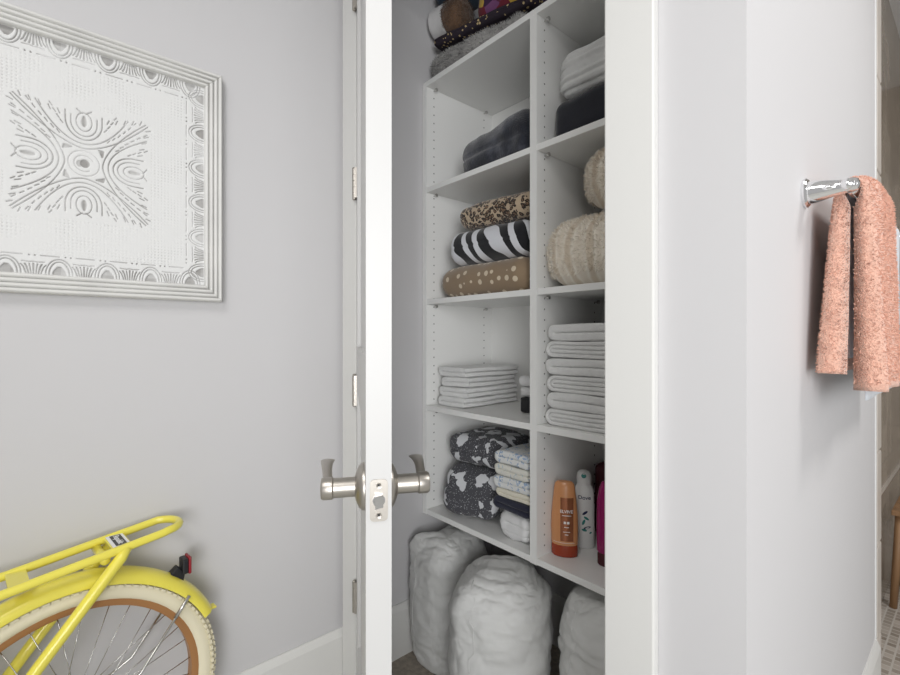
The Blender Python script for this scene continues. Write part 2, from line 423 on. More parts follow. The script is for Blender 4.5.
# baseboards with an eased top edge
def board(name, pts, axis, face, base, sgn, h=.178, t=.016):
    a, b = pts; prof = [(0, 0), (t, 0), (t, h - .022), (t * .55, h - .006), (t * .3, h), (0, h)]
    rs = []
    for e in (a, b):
        rs.append([((base + sgn * p, e, z) if axis == 'y' else (e, base + sgn * p, z)) for p, z in prof])
    return struct(name, MB().rings(rs), 'trim')
board('baseboard_left', (-2.6, WY), 'y', 0, XL, 1)
board('baseboard_right', (WY, YE), 'y', 0, XR, 1, .215, .014)
board('baseboard_front', (.972, XR + .014), 'x', 0, WY, -1, .215, .014)
board('baseboard_closet_left', (.131, .71), 'y', 0, -.082, 1, .19, .014)
board('baseboard_closet_back', (-.068, .975), 'x', 0, .71, -1, .19, .014)
# door frame: jambs, stop, casing both sides
jm = MB().box((-.018, .0165, 0), (0, .131, 2.44)).box((OP, .0165, 0), (OP + .018, .131, 2.44)).box((-.018, .0165, 2.44), (OP + .018, .131, 2.46))
jm.box((0, .056, 0), (.011, .09, 2.44)).box((OP - .011, .056, 0), (OP, .09, 2.44)).box((.011, .056, 2.429), (OP - .011, .09, 2.44))
struct('trim_1', jm, 'trim')
cs = MB().box((-.094, -.002, 0), (-.006, WY, 2.535)).box((OP + .002, -.002, 0), (OP + .092, WY, 2.535)).box((-.006, -.002, 2.446), (OP + .002, WY, 2.535))
struct('trim_2', cs, 'trim', bevel=.003)

# ------------------------------------------------------------------ the door, standing ajar
DA = math.atan2(-.4205, .764); DW = .872; DT = .035; DH = 2.425
door = bpy.data.objects.new('door_1', None); COL.objects.link(door); door.location = (.010, -.006, 0.008); door.rotation_euler = (0, 0, DA); door['kind'] = 'structure'
# local: x along the leaf, y through the thickness (room face y=0, closet face y=DT)
lf = MB(); x0 = .004
st = .115
lf.box((x0, 0, 0), (st, DT, DH)).box((DW - st, 0, 0), (DW, DT, DH))
for z0, z1 in ((0, .24), (1.0, 1.13), (DH - .13, DH)): lf.box((st, 0, z0), (DW - st, DT, z1))
for z0, z1 in ((.24, 1.0), (1.13, DH - .13)): lf.box((st, .010, z0), (DW - st, DT - .010, z1))
lo = lf.build('door_leaf', 'door', door)
HZ = .9335
def handle(side):
    yb = 0 if side < 0 else DT; s = side; xh = DW - .066; mb = MB()
    mb.lathe([(.0345, 0), (.0345, .003), (.031, .008), (.022, .012), (.0165, .014)], (xh, yb, HZ), (0, s, 0), 32)
    mb.lathe([(.0145, .012), (.0145, .047)], (xh, yb, HZ), (0, s, 0), 24)
    mb.lathe([(.0145, .045), (.0165, .047), (.0165, .060), (.0145, .063), (.006, .064)], (xh, yb, HZ), (0, s, 0), 24)
    o = mb.build('door_handle', 'nickel', door, smooth='auto')
    # lever: a flaring blade running back towards the hinges
    rings = []
    N = 14
    for i in range(N + 1):
        t = i / N; L = .122
        cx = xh - .006 - t * L; cyy = yb + s * (.053 + .003 * math.sin(t * PI) + .006 * t * t); cz = HZ + .010 * math.sin(t * PI * .9) + .006 * t
        hw = .0075 + .0095 * max(0, t - .35) ** 1.3; th = .0075 - .0042 * t
        if i == N: hw *= .8; th *= .6
        rings.append([(cx, cyy + math.cos(a) * hw, cz + math.sin(a) * th) for a in [2 * PI * k / 16 for k in range(16)]])
    MB().rings(rings).build('lever', 'nickel', o, smooth='auto')
handle(-1); handle(1)
lp = MB()
def rounded_plate(mb, cx, zc, w, h, x, r=.006, t=.0016, mi=0):
    pts = []
    for (sx, sz, a0) in ((1, 1, 0), (-1, 1, 90), (-1, -1, 180), (1, -1, 270)):
        for k in range(6):
            a = math.radians(a0 + 18 * k); pts.append((cx + sx * (w / 2 - r) + r * math.cos(a), zc + sz * (h / 2 - r) + r * math.sin(a)))
    mb.rings([[(x, p, q) for p, q in pts], [(x + t, p, q) for p, q in pts]], mi=mi)
rounded_plate(lp, DT / 2, HZ, .0245, .0575, DW - .0004)
for dz in (-.0205, .0205):
    lp.lathe([(.0038, 0), (.0038, .0014), (.0028, .0012), (.0012, .0004)], (DW + .0008, DT / 2, HZ + dz), (1, 0, 0), 14)
    lp.box((DW + .0009, DT / 2 - .0012, HZ + dz - .0012), (DW + .0024, DT / 2 + .0012, HZ + dz + .0012), 1)
plate = lp.build('latch_plate', ['nickel', 'black'], door, smooth='auto')
bolt = MB().lathe([(.0085, 0), (.0085, .003), (.0075, .0035)], (DW, DT / 2, HZ), (1, 0, 0), 20)
bolt.rings([[(DW + .002, DT / 2 + a, HZ + b) for a, b in ((-.0055, -.0085), (.0055, -.0085), (.0055, .0085), (-.0055, .0085))],
            [(DW + x, DT / 2 + a, HZ + b) for a, b, x in ((-.0055, -.0085, .012), (.0055, -.0085, .006), (.0055, .0085, .006), (-.0055, .0085, .012))]])
bolt.build('latch_bolt', 'chrome', plate)
for zc in (.328, .988, 1.650, 2.256):
    hg = MB()
    for k in range(5): hg.lathe([(.0068, 0), (.0068, .0185)], (-.004, -.008, zc - .05 + k * .0195), (0, 0, 1), 14)
    hg.lathe([(.001, 0), (.005, .002), (.0068, .004)], (-.004, -.008, zc - .054), (0, 0, 1), 14).lathe([(.0068, 0), (.005, .003), (.001, .005)], (-.004, -.008, zc + .048), (0, 0, 1), 14)
    hg.box((0, -.0075, zc - .048), (.012, -.0005, zc + .048))
    hg.build('hinge', 'nickel', door, smooth='auto')

# ------------------------------------------------------------------ closet shelving
SY = .329; SB = .69; LP0, LP1 = -.080, -.058; DV0, DV1 = .441, .466; RP0, RP1 = .948, .970
LEV = [.517, .909, 1.309, 1.732, 2.134]; ZB = .497
su = thing('shelving_unit', 'white built-in shelving unit with two columns of cubbies and rows of pin holes', 'shelves', (.45, SY, ZB))
def lb(mb): mb.v = [(x - .45, y - SY, z - ZB) for x, y, z in mb.v]; return mb
def panel(x0, x1, holes):
    mb = MB().box((x0, SY, ZB), (x1, SB, 2.134 - .0195))
    for face in holes:
        xf, s = (x1, 1) if face > 0 else (x0, -1)
        for yy in (.366, .637):
            z = .545
            while z < 2.10:
                mb.lathe([(.0026, -.001), (.0026, .0003)], (xf, yy, z), (s, 0, 0), 8, 1); z += .032
    lb(mb).build('side_panel', ['melamine', 'hole'], su)
panel(LP0, LP1, (1,)); panel(DV0, DV1, (-1, 1)); panel(RP0, RP1, (-1,))
lb(bx((LP1, SB - .006, ZB), (DV0, SB, 2.134 - .0195))).build('back_panel', 'melamine', su)
lb(bx((DV1, SB - .006, ZB), (RP0, SB, 2.134 - .0195))).build('back_panel', 'melamine', su)
for x0, x1 in ((LP1, DV0), (DV1, RP0)):
    for i, z in enumerate(LEV):
        if i == 4: x0, x1 = (LP0, DV1 - .0125) if x0 == LP1 else (DV1 - .0125, RP1)
        sh = lb(bx((x0 + .0005, SY + .001, z - .019), (x1 - .0005, SB - .006, z))).build('shelf', 'melamine', su, bevel=.001)
        if i:
            x0 = LP1 if x0 in (LP0, LP1) else DV1
            for yy in (.366, .637):
                lb(MB().lathe([(.0026, 0), (.0026, .010), (.006, .011), (.006, .018), (.002, .019)], (x0, yy, z - .0255), (1, 0, 0), 12)).build('shelf_pin', 'steel', sh, smooth='auto')

# ------------------------------------------------------------------ carved wall panel
def art():
    cy, cz = -.687, 1.5846; wy, wz = .307, .319; fw = .045
    t = thing('carved_wall_panel', 'square whitewashed carved wooden panel in a ribbed frame hanging on the left wall', 'wall art', (XL, cy, cz - wz))
    def P(a, b, d): return (d, a, b + wz)         # local: x out of the wall
    iy, iz = wy - fw, wz - fw
    N = 430
    A, B = np.meshgrid(np.linspace(-iy - .004, iy + .004, N), np.linspace(-iz - .004, iz + .004, N))
    G = np.zeros_like(A)
    da = (2 * iy + .008) / (N - 1); db = (2 * iz + .008) / (N - 1)
    def seg(p, q, wd, depth=1.0):
        lo = np.minimum(p, q) - wd * 2.2; hi = np.maximum(p, q) + wd * 2.2
        i0, i1 = int((lo[0] + iy) / da), int((hi[0] + iy) / da) + 3; j0, j1 = int((lo[1] + iz) / db), int((hi[1] + iz) / db) + 3
        i0, j0 = max(0, i0), max(0, j0)
        if i1 <= i0 or j1 <= j0: return
        a = A[j0:j1, i0:i1]; b = B[j0:j1, i0:i1]
        if a.size == 0: return
        d = np.array(q) - np.array(p); L = d @ d + 1e-12
        s = np.clip(((a - p[0]) * d[0] + (b - p[1]) * d[1]) / L, 0, 1)
        ds = np.hypot(a - p[0] - s * d[0], b - p[1] - s * d[1])
        g = np.clip(1.35 - ds / wd, 0, 1) * depth
        G[j0:j1, i0:i1] = np.maximum(G[j0:j1, i0:i1], g)
    def poly(pts, wd=.0017, depth=1.0):
        pts = [np.array(p, float) for p in pts]
        for p, q in zip(pts[:-1], pts[1:]): seg(p, q, wd, depth)
    def blob(c, r1, r2, ang=0, depth=1.0):
        ca, sa = math.cos(ang), math.sin(ang)
        u = (A - c[0]) * ca + (B - c[1]) * sa; v = -(A - c[0]) * sa + (B - c[1]) * ca
        G[:] = np.maximum(G, np.clip((1.25 - np.hypot(u / r1, v / r2)) * 4, 0, 1) * depth)
    rnd = random.Random(3)
    # border: hearts under arches and fans of flutes between, on the four sides
    for side in range(4):
        half, edge = (iy, iz) if side % 2 == 0 else (iz, iy)
        def T(p, q):                                # p along the side, q inward from the frame
            r = edge - q
            return [(p, r), (r, -p), (-p, -r), (-r, p)][side]
        npt = 6; sp = 2 * (half - .034) / (npt - 1)
        for k in range(npt):
            c = -half + .034 + k * sp
            # heart / drop
            for q in np.linspace(.002, .021, 9):
                hw = .0125 * (1 - ((q - .002) / .021) ** 1.6)
                if hw > .002:
                    seg(np.array(T(c - hw + .001, q)), np.array(T(c + hw - .001, q)),   .0018, 1.0)
            for hw, dp, wd in ((.0185, .030, .0014), (.0245, .036, .0012)):
                poly([T(c + hw * math.cos(a), .001 + dp * math.sin(a)) for a in np.linspace(.0, PI, 18)], wd)
            if k < npt - 1:
                m = c + sp / 2
                for j in range(-3, 4):
                    poly([T(m + j * .0042, .001), T(m + j * .0058, .016), T(m + j * .0072, .024 - abs(j) * .001)], .0014 if j % 2 else .0018)
                poly([T(m - .02, .0285), T(m - .008, .027), T(m, .0285), T(m + .008, .027), T(m + .02, .0285)], .0012, .8)
        # dash and dot line
        p = -half + .05
        while p < half - .06:
            L = .03 + rnd.random() * .006
            poly([T(p, .043), T(p + L, .043)], .0012, .8); blob(T(p + L + .010, .043), .0016, .0016); blob(T(p + L + .020, .043), .0016, .0016)
            p += L + .031
    # medallion: four petals around a boss
    for side in range(4):
        def T(p, q): return [(p, q), (q, -p), (-p, -q), (-q, p)][side]
        def curve(w_, apex, end, e, wd, depth=1.0):
            poly([T(p, apex + (end - apex) * (abs(p) / w_) ** e) for p in np.linspace(-w_, w_, 40)], wd, depth)
        curve(.130, .036, .126, 1.6, .0013)
        curve(.088, .047, .128, 2.0, .0014, .9)
        def U(w_, q0, q1, wd):
            pts = [T(-w_, q1)] + [T(w_ * math.cos(a), q0 + w_ * 1.25 * (1 + math.sin(a))) for a in np.linspace(PI, 2 * PI, 20)] + [T(w_, q1)]
            poly(pts, wd)
        U(.035, .057, .120, .0014); U(.025, .066, .112, .0011)
        poly([T(.015 * math.cos(a), .100 + .022 * math.sin(a)) for a in np.linspace(0, 2 * PI, 26)], .0010)
        c = T(0, .102)
        for q in np.linspace(.090, .112, 12): seg(np.array(T(-.0001, q)), np.array(T(.0001, q)), .0018 + .0035 * math.sin(PI * ((q - .090) / .024) ** .7))
        poly([T(-.014, .128), T(-.004, .120)], .0014); poly([T(.014, .128), T(.004, .120)], .0014)
        # rows of short cuts between the curves
        for f, (w1, a1, e1) in (((.5), (.108, .042, 1.75)), ((.5), (.064, .058, 2.0))):
            for sgn in (-1, 1):
                for k in range(6):
                    p = sgn * w1 * (.42 + .1 * k); q = a1 + (.134 - a1) * (abs(p) / w1) ** e1
                    if abs(p) < .034 or q > .132: continue
                    poly([T(p, q), T(p + sgn * .005, q + .007)], .0012)
        for sgn in (-1, 1):
            for k in range(5):
                p = sgn * (.045 + .017 * k); q = .108 + .0045 * k
                if q < .128: poly([T(p, q), T(p + sgn * .004, q + .010)], .0012)
        # small darts where the petals meet
        d = .033
        for k in range(6): seg(np.array(T(d - .004 + k * .0012, d + .006 - k * .003)), np.array(T(d + .004, d + .004)), .0022)
    poly([(.030 * math.cos(a), .030 * math.sin(a)) for a in np.linspace(0, 2 * PI, 40)], .0012, .6)
    poly([(.019 * math.cos(a), .019 * math.sin(a)) for a in np.linspace(.5, 2 * PI - 1.0, 40)], .0012, .6)
    blob((0.001, .0), .0085, .0085); blob((-.009, -.002), .005, .007, 0, .55)
    # punched ground
    outside = (np.maximum(np.abs(A), np.abs(B)) > .136) & (np.abs(A) < iy - .047) & (np.abs(B) < iz - .047)
    st = .5 + .25 * (np.sin(A * 2 * PI / .0076) + np.sin(B * 2 * PI / .0076))
    wear = np.array([[noise.noise(Vector((a * 22, b * 22, 1.7))) for a in A[0, ::10]] for b in B[::10, 0]])
    wear = np.kron(wear, np.ones((10, 10)))[:N, :N]
    stip = np.where(outside, np.clip((st - .66) * 3, 0, 1), 0) * np.clip(.35 + wear * .9, .05, 1)
    depth = .016 - .0034 * G - .0018 * stip
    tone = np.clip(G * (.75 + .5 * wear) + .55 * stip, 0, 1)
    vs = np.stack([depth, A, B + wz], -1).reshape(-1, 3)
    idx = np.arange(N * N).reshape(N, N)
    fs = np.stack([idx[:-1, :-1], idx[:-1, 1:], idx[1:, 1:], idx[1:, :-1]], -1).reshape(-1, 4)
    me = bpy.data.meshes.new('carved_field'); me.from_pydata(vs.tolist(), [], fs.tolist())
    me.attributes.new('cut', 'FLOAT', 'POINT').data.foreach_set('value', tone.reshape(-1).astype(np.float32))
    m = newmat('whitewashed_carving', (.8, .8, .79), .65); q = NT(m)
    at = q.n('ShaderNodeAttribute'); at.attribute_name = 'cut'
    nn = q.n('ShaderNodeTexNoise', i_Scale=120.0); q.l(q.tc.outputs['Object'], nn.inputs['Vector']); q.bump(nn.outputs['Fac'], .15, .001)
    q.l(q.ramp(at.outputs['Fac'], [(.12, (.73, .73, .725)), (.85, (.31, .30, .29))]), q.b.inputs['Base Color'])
    me.materials.append(m); me.polygons.foreach_set('use_smooth', [True] * len(me.polygons)); me.update()
    o = bpy.data.objects.new('carved_field', me); COL.objects.link(o); o.parent = t
    bb = MB().box((.001, -iy - .004, .04), (.010, iy + .004, 2 * wz - .04)); bb.build('backing_board', 'white_plastic', t)
    # ribbed frame: four mitred rails, three half-round ribs each
    prof = [(0, 0)]
    for k in range(4):
        a0 = k * fw / 4
        for j in range(7):
            u_ = j / 6; prof.append((a0 + fw / 4 * u_, (.027 - .0012 * k) + .0045 * math.sin(u_ * PI) - (.0035 if j in (0, 6) else 0)))
    prof.append((fw, .012))
    fm = noisy('whitewashed_frame', (.68, .675, .655), .6, 90, .25, .001, .05, aniso=(1, 1, 1))
    for side in range(4):
        half, edge = (wy, wz) if side % 2 == 0 else (wz, wy)
        def T(p, r): return [(p, r), (r, -p), (-p, -r), (-r, p)][side]
        rings = []
        for e in (-1, -.6, -.2, .2, .6, 1):
            rings.append([P(*T(e * (half - q - .0004), edge - q), d) for q, d in prof] )
        MB().rings(rings).build('frame_rail', fm, t, smooth='auto', angle=.9)
art()

# ------------------------------------------------------------------ bicycle
def bicycle():
    BX, BY, BZ = -.018, -.715, .303
    t = thing('bicycle', 'yellow bicycle with cream tyres and a rear rack standing along the left wall', 'bicycle', (BX, BY, 0), math.radians(6))
    def wheel(cy, parent_name='wheel'):
        def ring(r, mr, n=72, flat=1.0, mi=0):
            return MB().tube([(0, cy + r * math.cos(a), BZ + r * math.sin(a)) for a in [2 * PI * k / n for k in range(n)]], mr, 14, True, mi, flat=flat)
        tr = ring(.2800, .0250)
        for k in range(110):                         # tread blocks
            a = 2 * PI * k / 110
            for s in (-1, 1):
                aa = a + s * .008
                for (off, R) in ((.0215, .2930), (.009, .3035)):
                    c = Vector((s * off, cy + R * math.cos(aa), BZ + R * math.sin(aa)))
                    rd = Vector((0, math.cos(aa), math.sin(aa))); tg = Vector((0, -math.sin(aa), math.cos(aa))); xx = Vector((1, 0, 0))
                    vv = [c + xx * i * .0052 + tg * j * .0052 + rd * h for h in (-.003, .0022) for i, j in ((-1, -1), (1, -1), (1, 1), (-1, 1))]
                    tr.add(vv, [(0, 3, 2, 1), (4, 5, 6, 7), (0, 1, 5, 4), (1, 2, 6, 5), (2, 3, 7, 6), (3, 0, 4, 7)])
        wh = tr.build('tire', 'tire', t, smooth='auto')
        rm = MB(); n = 72; prof = [(.2455, -.013), (.2455, .013), (.253, .0165), (.2625, .0165), (.2625, -.0165), (.253, -.0165)]
        rg = [[(x, cy + r * math.cos(a), BZ + r * math.sin(a)) for r, x in prof] for a in [2 * PI * k / n for k in range(n)]]; rg.append(rg[0])
        rm.rings(rg, True, False); rm.build('rim', 'rim', t, smooth='auto')
        MB().lathe([(.006, -.06), (.006, -.042), (.021, -.036), (.021, -.032), (.012, -.028), (.012, .028), (.021, .032), (.021, .036), (.006, .042), (.006, .06)], (0, cy, BZ), (1, 0, 0), 20).build('hub', 'steel', t, smooth='auto')
        for k in range(32):
            a = 2 * PI * (k + .5) / 32; s = -1 if k % 2 else 1; b = a + (.9 if (k // 2) % 2 else -.9)
            MB().tube([(s * .033, cy + .019 * math.cos(b), BZ + .019 * math.sin(b)), (s * .004, cy + .246 * math.cos(a), BZ + .246 * math.sin(a))], .0011, 5).build('spoke', 'steel', t, smooth=True)
    wheel(0.0); FY = -1.05; wheel(FY)
    # rear mudguard
    def guard(cy, a0, a1, R=.325):
        rg = []
        for i in range(49):
            a = math.radians(a0 + (a1 - a0) * i / 48); row = []
            sec = [(-.034, -.024), (-.031, -.009), (-.020, -.001), (0, .003), (.020, -.001), (.031, -.009), (.034, -.024)]
            full = sec + [(x * .95, h - .0022) for x, h in sec[::-1]]
            for x, h in full: row.append((x, cy + (R + h) * math.cos(a), BZ + (R + h) * math.sin(a)))
            rg.append(row)
        return MB().rings(rg)
    g = guard(0, 25, 195).build('mudguard', 'yellow', t, smooth='auto', angle=1.2)
    a = math.radians(25)
    MB().box((-.012, (.315) * math.cos(a) - .002, BZ + .315 * math.sin(a) - .004), (.012, .325 * math.cos(a) + .014, BZ + .318 * math.sin(a))).build('mudguard_tip', 'yellow', g, bevel=.002)
    guard(FY, -10, 130).build('mudguard', 'yellow', t, smooth='auto', angle=1.2)
    for s in (-1, 1):
        MB().tube([(s * .036, .232, .505), (s * .039, .200, .463)], .0045, 8).tube([(s * .039, .206, .471), (s * .041, .125,   .365), (s * .046, .0, BZ)], .0032, 8).build('mudguard_stay', 'steel', t, smooth=True)
    # tail lamp on the mudguard
    L = MB(); a = math.radians(49); c = Vector((0, .326 * math.cos(a), BZ + .326 * math.sin(a)))
    L.rings([[c + Vector((x, y, z)) for x, y, z in ((-.013, -.022, .008), (.013, -.022, .008), (.013, .012, -.022), (-.013, .012, -.022))],
             [c + Vector((x, y, z)) for x, y, z in ((-.010, .0, .028), (.010, .0, .028), (.010, .018, .006), (-.010, .018, .006))]])
    L.box(c + Vector((-.017, .010, .004)), c + Vector((.017, .024, .042)))
    lm = L.build('tail_lamp', 'black', t, bevel=.003)
    bx(c + Vector((-.018, .0235, .001)), c + Vector((.018, .031, .046))).build('lens', 'red', lm, bevel=.004)
    # rear rack: one bent tube with flat cross plates
    hw = .048; pts = []
    zr = lambda y: .651 + .130 * (y + .11)
    ya, yb = -.50, .190
    for y in np.linspace(ya, yb - .02, 8): pts.append((-hw, y, zr(y)))
    for k in range(1, 12):
        q = PI - PI * k / 12; pts.append((hw * math.cos(q), yb - .02 + hw * math.sin(q), zr(yb) + .0))
    for y in np.linspace(yb - .02, ya, 8): pts.append((hw, y, zr(y)))
    MB().tube(pts, .0095, 14).build('rack_rail', 'yellow', t, smooth=True)
    for yc, wd in ((.088, .040), (-.088, .034), (-.30, .034)):
        z = zr(yc); pl = bx((-hw, yc - wd / 2, z - .004), (hw, yc + wd / 2, z + .004)).build('rack_plate', 'yellow', t, bevel=.001)
        if wd == .040:
            b = bx((-.040, yc - .017, z + .0045), (.040, yc + .017, z + .0055)).build('badge', 'white_print', pl)
            bx((-.036, yc - .0105, z + .0056), (.037, yc + .0115, z + .0060)).build('badge_field', 'glass_dark', b)
            vs, fs = text_mesh('Republic', .0175, .0002, True)
            MB().add([(v[0], yc + v[1] + .001, z + .0063 + v[2]) for v in vs], [f for f in fs]).build('badge_lettering', 'white_print', b)
    MB().tube([(-hw, .055, zr(.05) - .012), (hw, .055, zr(.05) - .012)], .010, 12).build('rack_bar', 'yellow', t, smooth=True)
    for s in (-1, 1):
        MB().tube([(s * (hw + .002), .098, zr(.09)), (s * (hw + .006), .084, zr(.08) - .016), (s * .055, -.063, .477), (s * .055, -.17, .335)], [.009, .0125, .0125, .011], 14).build('rack_stay', 'yellow', t, smooth=True)
    # frame
    bbk = Vector((0, -.42, .29)); seat_top = Vector((0, -.60 + .03, .72)); head_t = Vector((0, FY + .17, .86)); head_b = Vector((0, FY + .11, .70))
    for s in (-1, 1):
        MB().tube([(s * .052, 0, BZ), (s * .040, -.2, .31), (s * .025, -.40, .292)], .011, 10).build('chain_stay', 'yellow', t, smooth=True)
        MB().tube([(s * .052, 0, BZ), (s * .045, -.30, .52), (s * .012, -.53, .68)], .009, 10).build('seat_stay', 'yellow', t, smooth=True)
    MB().tube([bbk, seat_top], .016, 14).build('seat_tube', 'yellow', t, smooth=True)
    MB().tube([bbk, bbk.lerp(head_b, .5) + Vector((0, 0, -.05)), head_b], .020, 14).build('down_tube', 'yellow', t, smooth=True)
    MB().tube([(0, -.49, .48), (0, -.7, .53), head_t + Vector((0, .02, -.06))], .016, 14).build('top_tube', 'yellow', t, smooth=True)
    MB().tube([head_b, head_t], .022, 14).build('head_tube', 'yellow', t, smooth=True)
    for s in (-1, 1):
        MB().tube([head_b + Vector((0, 0, -.01)), head_b + Vector((s * .05, -.01, -.03)), (s * .05, FY, BZ)], [.014, .014, .009], 10).build('fork_blade', 'yellow', t, smooth=True)
    MB().tube([seat_top, seat_top + Vector((0, .04, .13))], .013, 12).build('seat_post', 'steel', t, smooth=True)
    sd = slab((.17, .26, .06), .028, 16, .003, 9, 3, shift=lambda a, b, c: (-a * .055 * max(0, -b), 0, .012 * b * b))
    sd.v = [(x, y - .53, z + .84) for x, y, z in sd.v]; sd.build('saddle', 'tan_leather', t, smooth=True)
    MB().tube([head_t, head_t + Vector((0, .0, .08)), head_t + Vector((0, -.05, .13))], .012, 12).build('stem', 'steel', t, smooth=True)
    hb = head_t + Vector((0, -.05, .13))
    MB().tube([hb + Vector(p) for p in ((.06, .34, .06), (.05, .18, .07), (.03, .06, .05), (0, 0, 0), (.0, -.06, .04), (.0, -.15, .07), (.01, -.26, .06))], .011, 12).build('handlebar', 'steel', t, smooth=True)
    cr = MB().lathe([(.09, -.002), (.09, .002)], (.05, bbk.y, bbk.z), (1, 0, 0), 36).tube([(.05, bbk.y, bbk.z), (.062, bbk.y - .15, bbk.z + .06)], .009, 8).tube([(-.05, bbk.y, bbk.z), (-.062, bbk.y + .15, bbk.z - .06)], .009, 8).tube([(-.05, bbk.y, bbk.z), (.05, bbk.y, bbk.z)], .016, 12)
    cr.build('crankset', 'steel', t, smooth='auto')
    bx((.062, bbk.y - .19, bbk.z + .05), (.135, bbk.y - .11, bbk.z + .07)).build('pedal', 'black', t, bevel=.003)
    MB().tube([(-.05, -.36, .27), (-.075, -.33, .10), (-.10, -.31, .008)], .009, 10).build('kickstand', 'steel', t, smooth=True)
bicycle()

# ------------------------------------------------------------------ linen on the shelves
def put(mb, name, mat, loc, rz=0.0, label='', cat='', group=None, **kw):
    o = mb.build(name, mat, smooth=kw.pop('smooth', True), **kw); o.location = loc; o.rotation_euler = (0, 0, rz)
    return tag(o, label, cat, group)
Z5, Z4, Z3, Z2, Z1 = [z + .0008 for z in LEV]          # bottom .. top
# top shelf, left
b = slab((.455, .31, .098), .045, 34, .010, 9, 1, creases=(.5,), crease_amp=.004, shift=lambda a, q, c: (0, 0, -.022 * (a + 1) * c)); add_fur(b, 16000, .010, .0012, 5, zmin=.002)
put(b, 'fluffy_blanket', 'grey_fur', (.160, .505, Z1 + .002), math.radians(3), 'fluffy grey blanket folded flat on the top shelf of the closet', 'blanket')
zq = Z1 + .108
tq = thing('folded_quilt', 'folded dark quilt with maroon, purple and gold pattern on top of the grey blanket', 'quilt', (.162, .512, zq - .002), math.radians(7)); tq.rotation_euler[1] = .085
slab((.45, .29, .036), .0165, 28, .006, 9, 2, creases=(.5,)).build('quilt_border', 'quilt_border', tq, smooth=True)
q2 = slab((.28, .26, .15), .06, 28, .010, 8, 3); q2.v = [(x + .084, y + .01, z + .034) for x, y, z in q2.v]; q2.build('quilt_fold', 'quilt', tq, smooth=True)
# rolls lie above the quilt edge, ends towards the door
tr = thing('rolled_throw', 'rolled throw with a white band and brown fur end on the dark quilt', 'throw', (.004, .395, zq + .054)); tr.rotation_euler = (0, .085, math.radians(7))
rl = lambda prof, **k: MB().lathe(prof, (0, .0, .062), (1, 0, 0), 36, **k)
rl([(.02, -.066), (.050, -.070), (.058, -.066), (.0605, -.058), (.0585, -.050), (.060, -.03), (.0605, .0)]).build('white_band', 'white_band', tr, smooth='auto')
bf = rl([(.056, .0), (.061, .006), (.062, .03), (.058, .062), (.045, .070), (.02, .074)]); add_fur(bf, 2500, .008, .0008, 2)
bf.build('fur_end', 'brown_fur', tr, smooth=True)
tc = slab((.13, .15, .06), .028, 20, .006, 9, 8)
put(tc, 'folded_cloth', 'teal', (.005, .44, zq + .060 + .128), math.radians(6), 'dark teal folded cloth lying on the white banded roll at the top of the closet', 'cloth')
# second row
b = slab((.345, .30, .155), .062, 32, .014, 8, 11, creases=(.5,), shift=lambda a, q, c: (0, 0, .015 * a * c))
put(b, 'plush_blanket', 'navy_plush', (.235, .515, Z2), math.radians(-2), 'crushed navy plush blanket folded alone on the left shelf of the second row', 'blanket')
b = slab((.33, .28, .125), .035, 26, .006, 9, 12)
put(b, 'folded_bag', 'black_cloth', (.650, .505, Z2), 0, 'plain black folded cloth under the white blanket in the upper right cubby', 'cloth')
b = slab((.32, .27, .135), .05, 34, .006, 10, 13, creases=(.12, .27, .42, .57, .72, .87), crease_amp=.012)
put(b, 'waffle_blanket', 'towel_white', (.652, .505, Z2 + .130), 0, 'thick white folded blanket lying on the black cloth in the upper right cubby', 'blanket')
# third row, left: three printed throws
b = slab((.43, .31, .115), .056, 32, .006, 8, 21, creases=(.5,), crease_amp=.002)
put(b, 'spotted_blanket', 'dots', (.190, .505, Z3), 0, 'tan folded blanket with cream spots at the bottom of the animal print pile', 'blanket', 'animal print throws')
b = slab((.385, .30, .118), .056, 32, .007, 8, 22, creases=(.5,), crease_amp=.003)
put(b, 'zebra_blanket', 'zebra', (.210, .505, Z3 + .119), math.radians(2), 'black and white zebra striped folded blanket in the middle of the print pile', 'blanket', 'animal print throws')
b = slab((.35, .28, .088), .043, 32, .007, 8, 23, creases=(.5,), crease_amp=.003)
put(b, 'leopard_blanket', 'leopard', (.236, .51, Z3 + .242), math.radians(3), 'leopard print folded blanket on top of the zebra blanket', 'blanket', 'animal print throws')
# third row, right: two cream fur cushions
def fur_cushion(size, loc, rot, label, seed):
    b = slab(size, min(size) * .40, 34, .004, 8, seed, shift=lambda a, q, c: (0, 0, 0))
    add_fur(b, 22000, .011, .0010, seed, zmin=.001)
    o = put(b, 'fur_cushion', 'cream_fur', loc, 0, label, 'cushion', 'cream fur cushions'); o.rotation_euler = rot; return o
fur_cushion((.448, .305, .186), (.706, .468, Z3), (0, 0, math.radians(-2)), 'fat cream faux fur cushion lying on the shelf under the other fur cushion', 31)
fur_cushion((.33, .27, .165), (.755, .49, Z3 + .205), (0, math.radians(0), math.radians(2)), 'cream faux fur cushion standing on top of the fat fur cushion', 32)
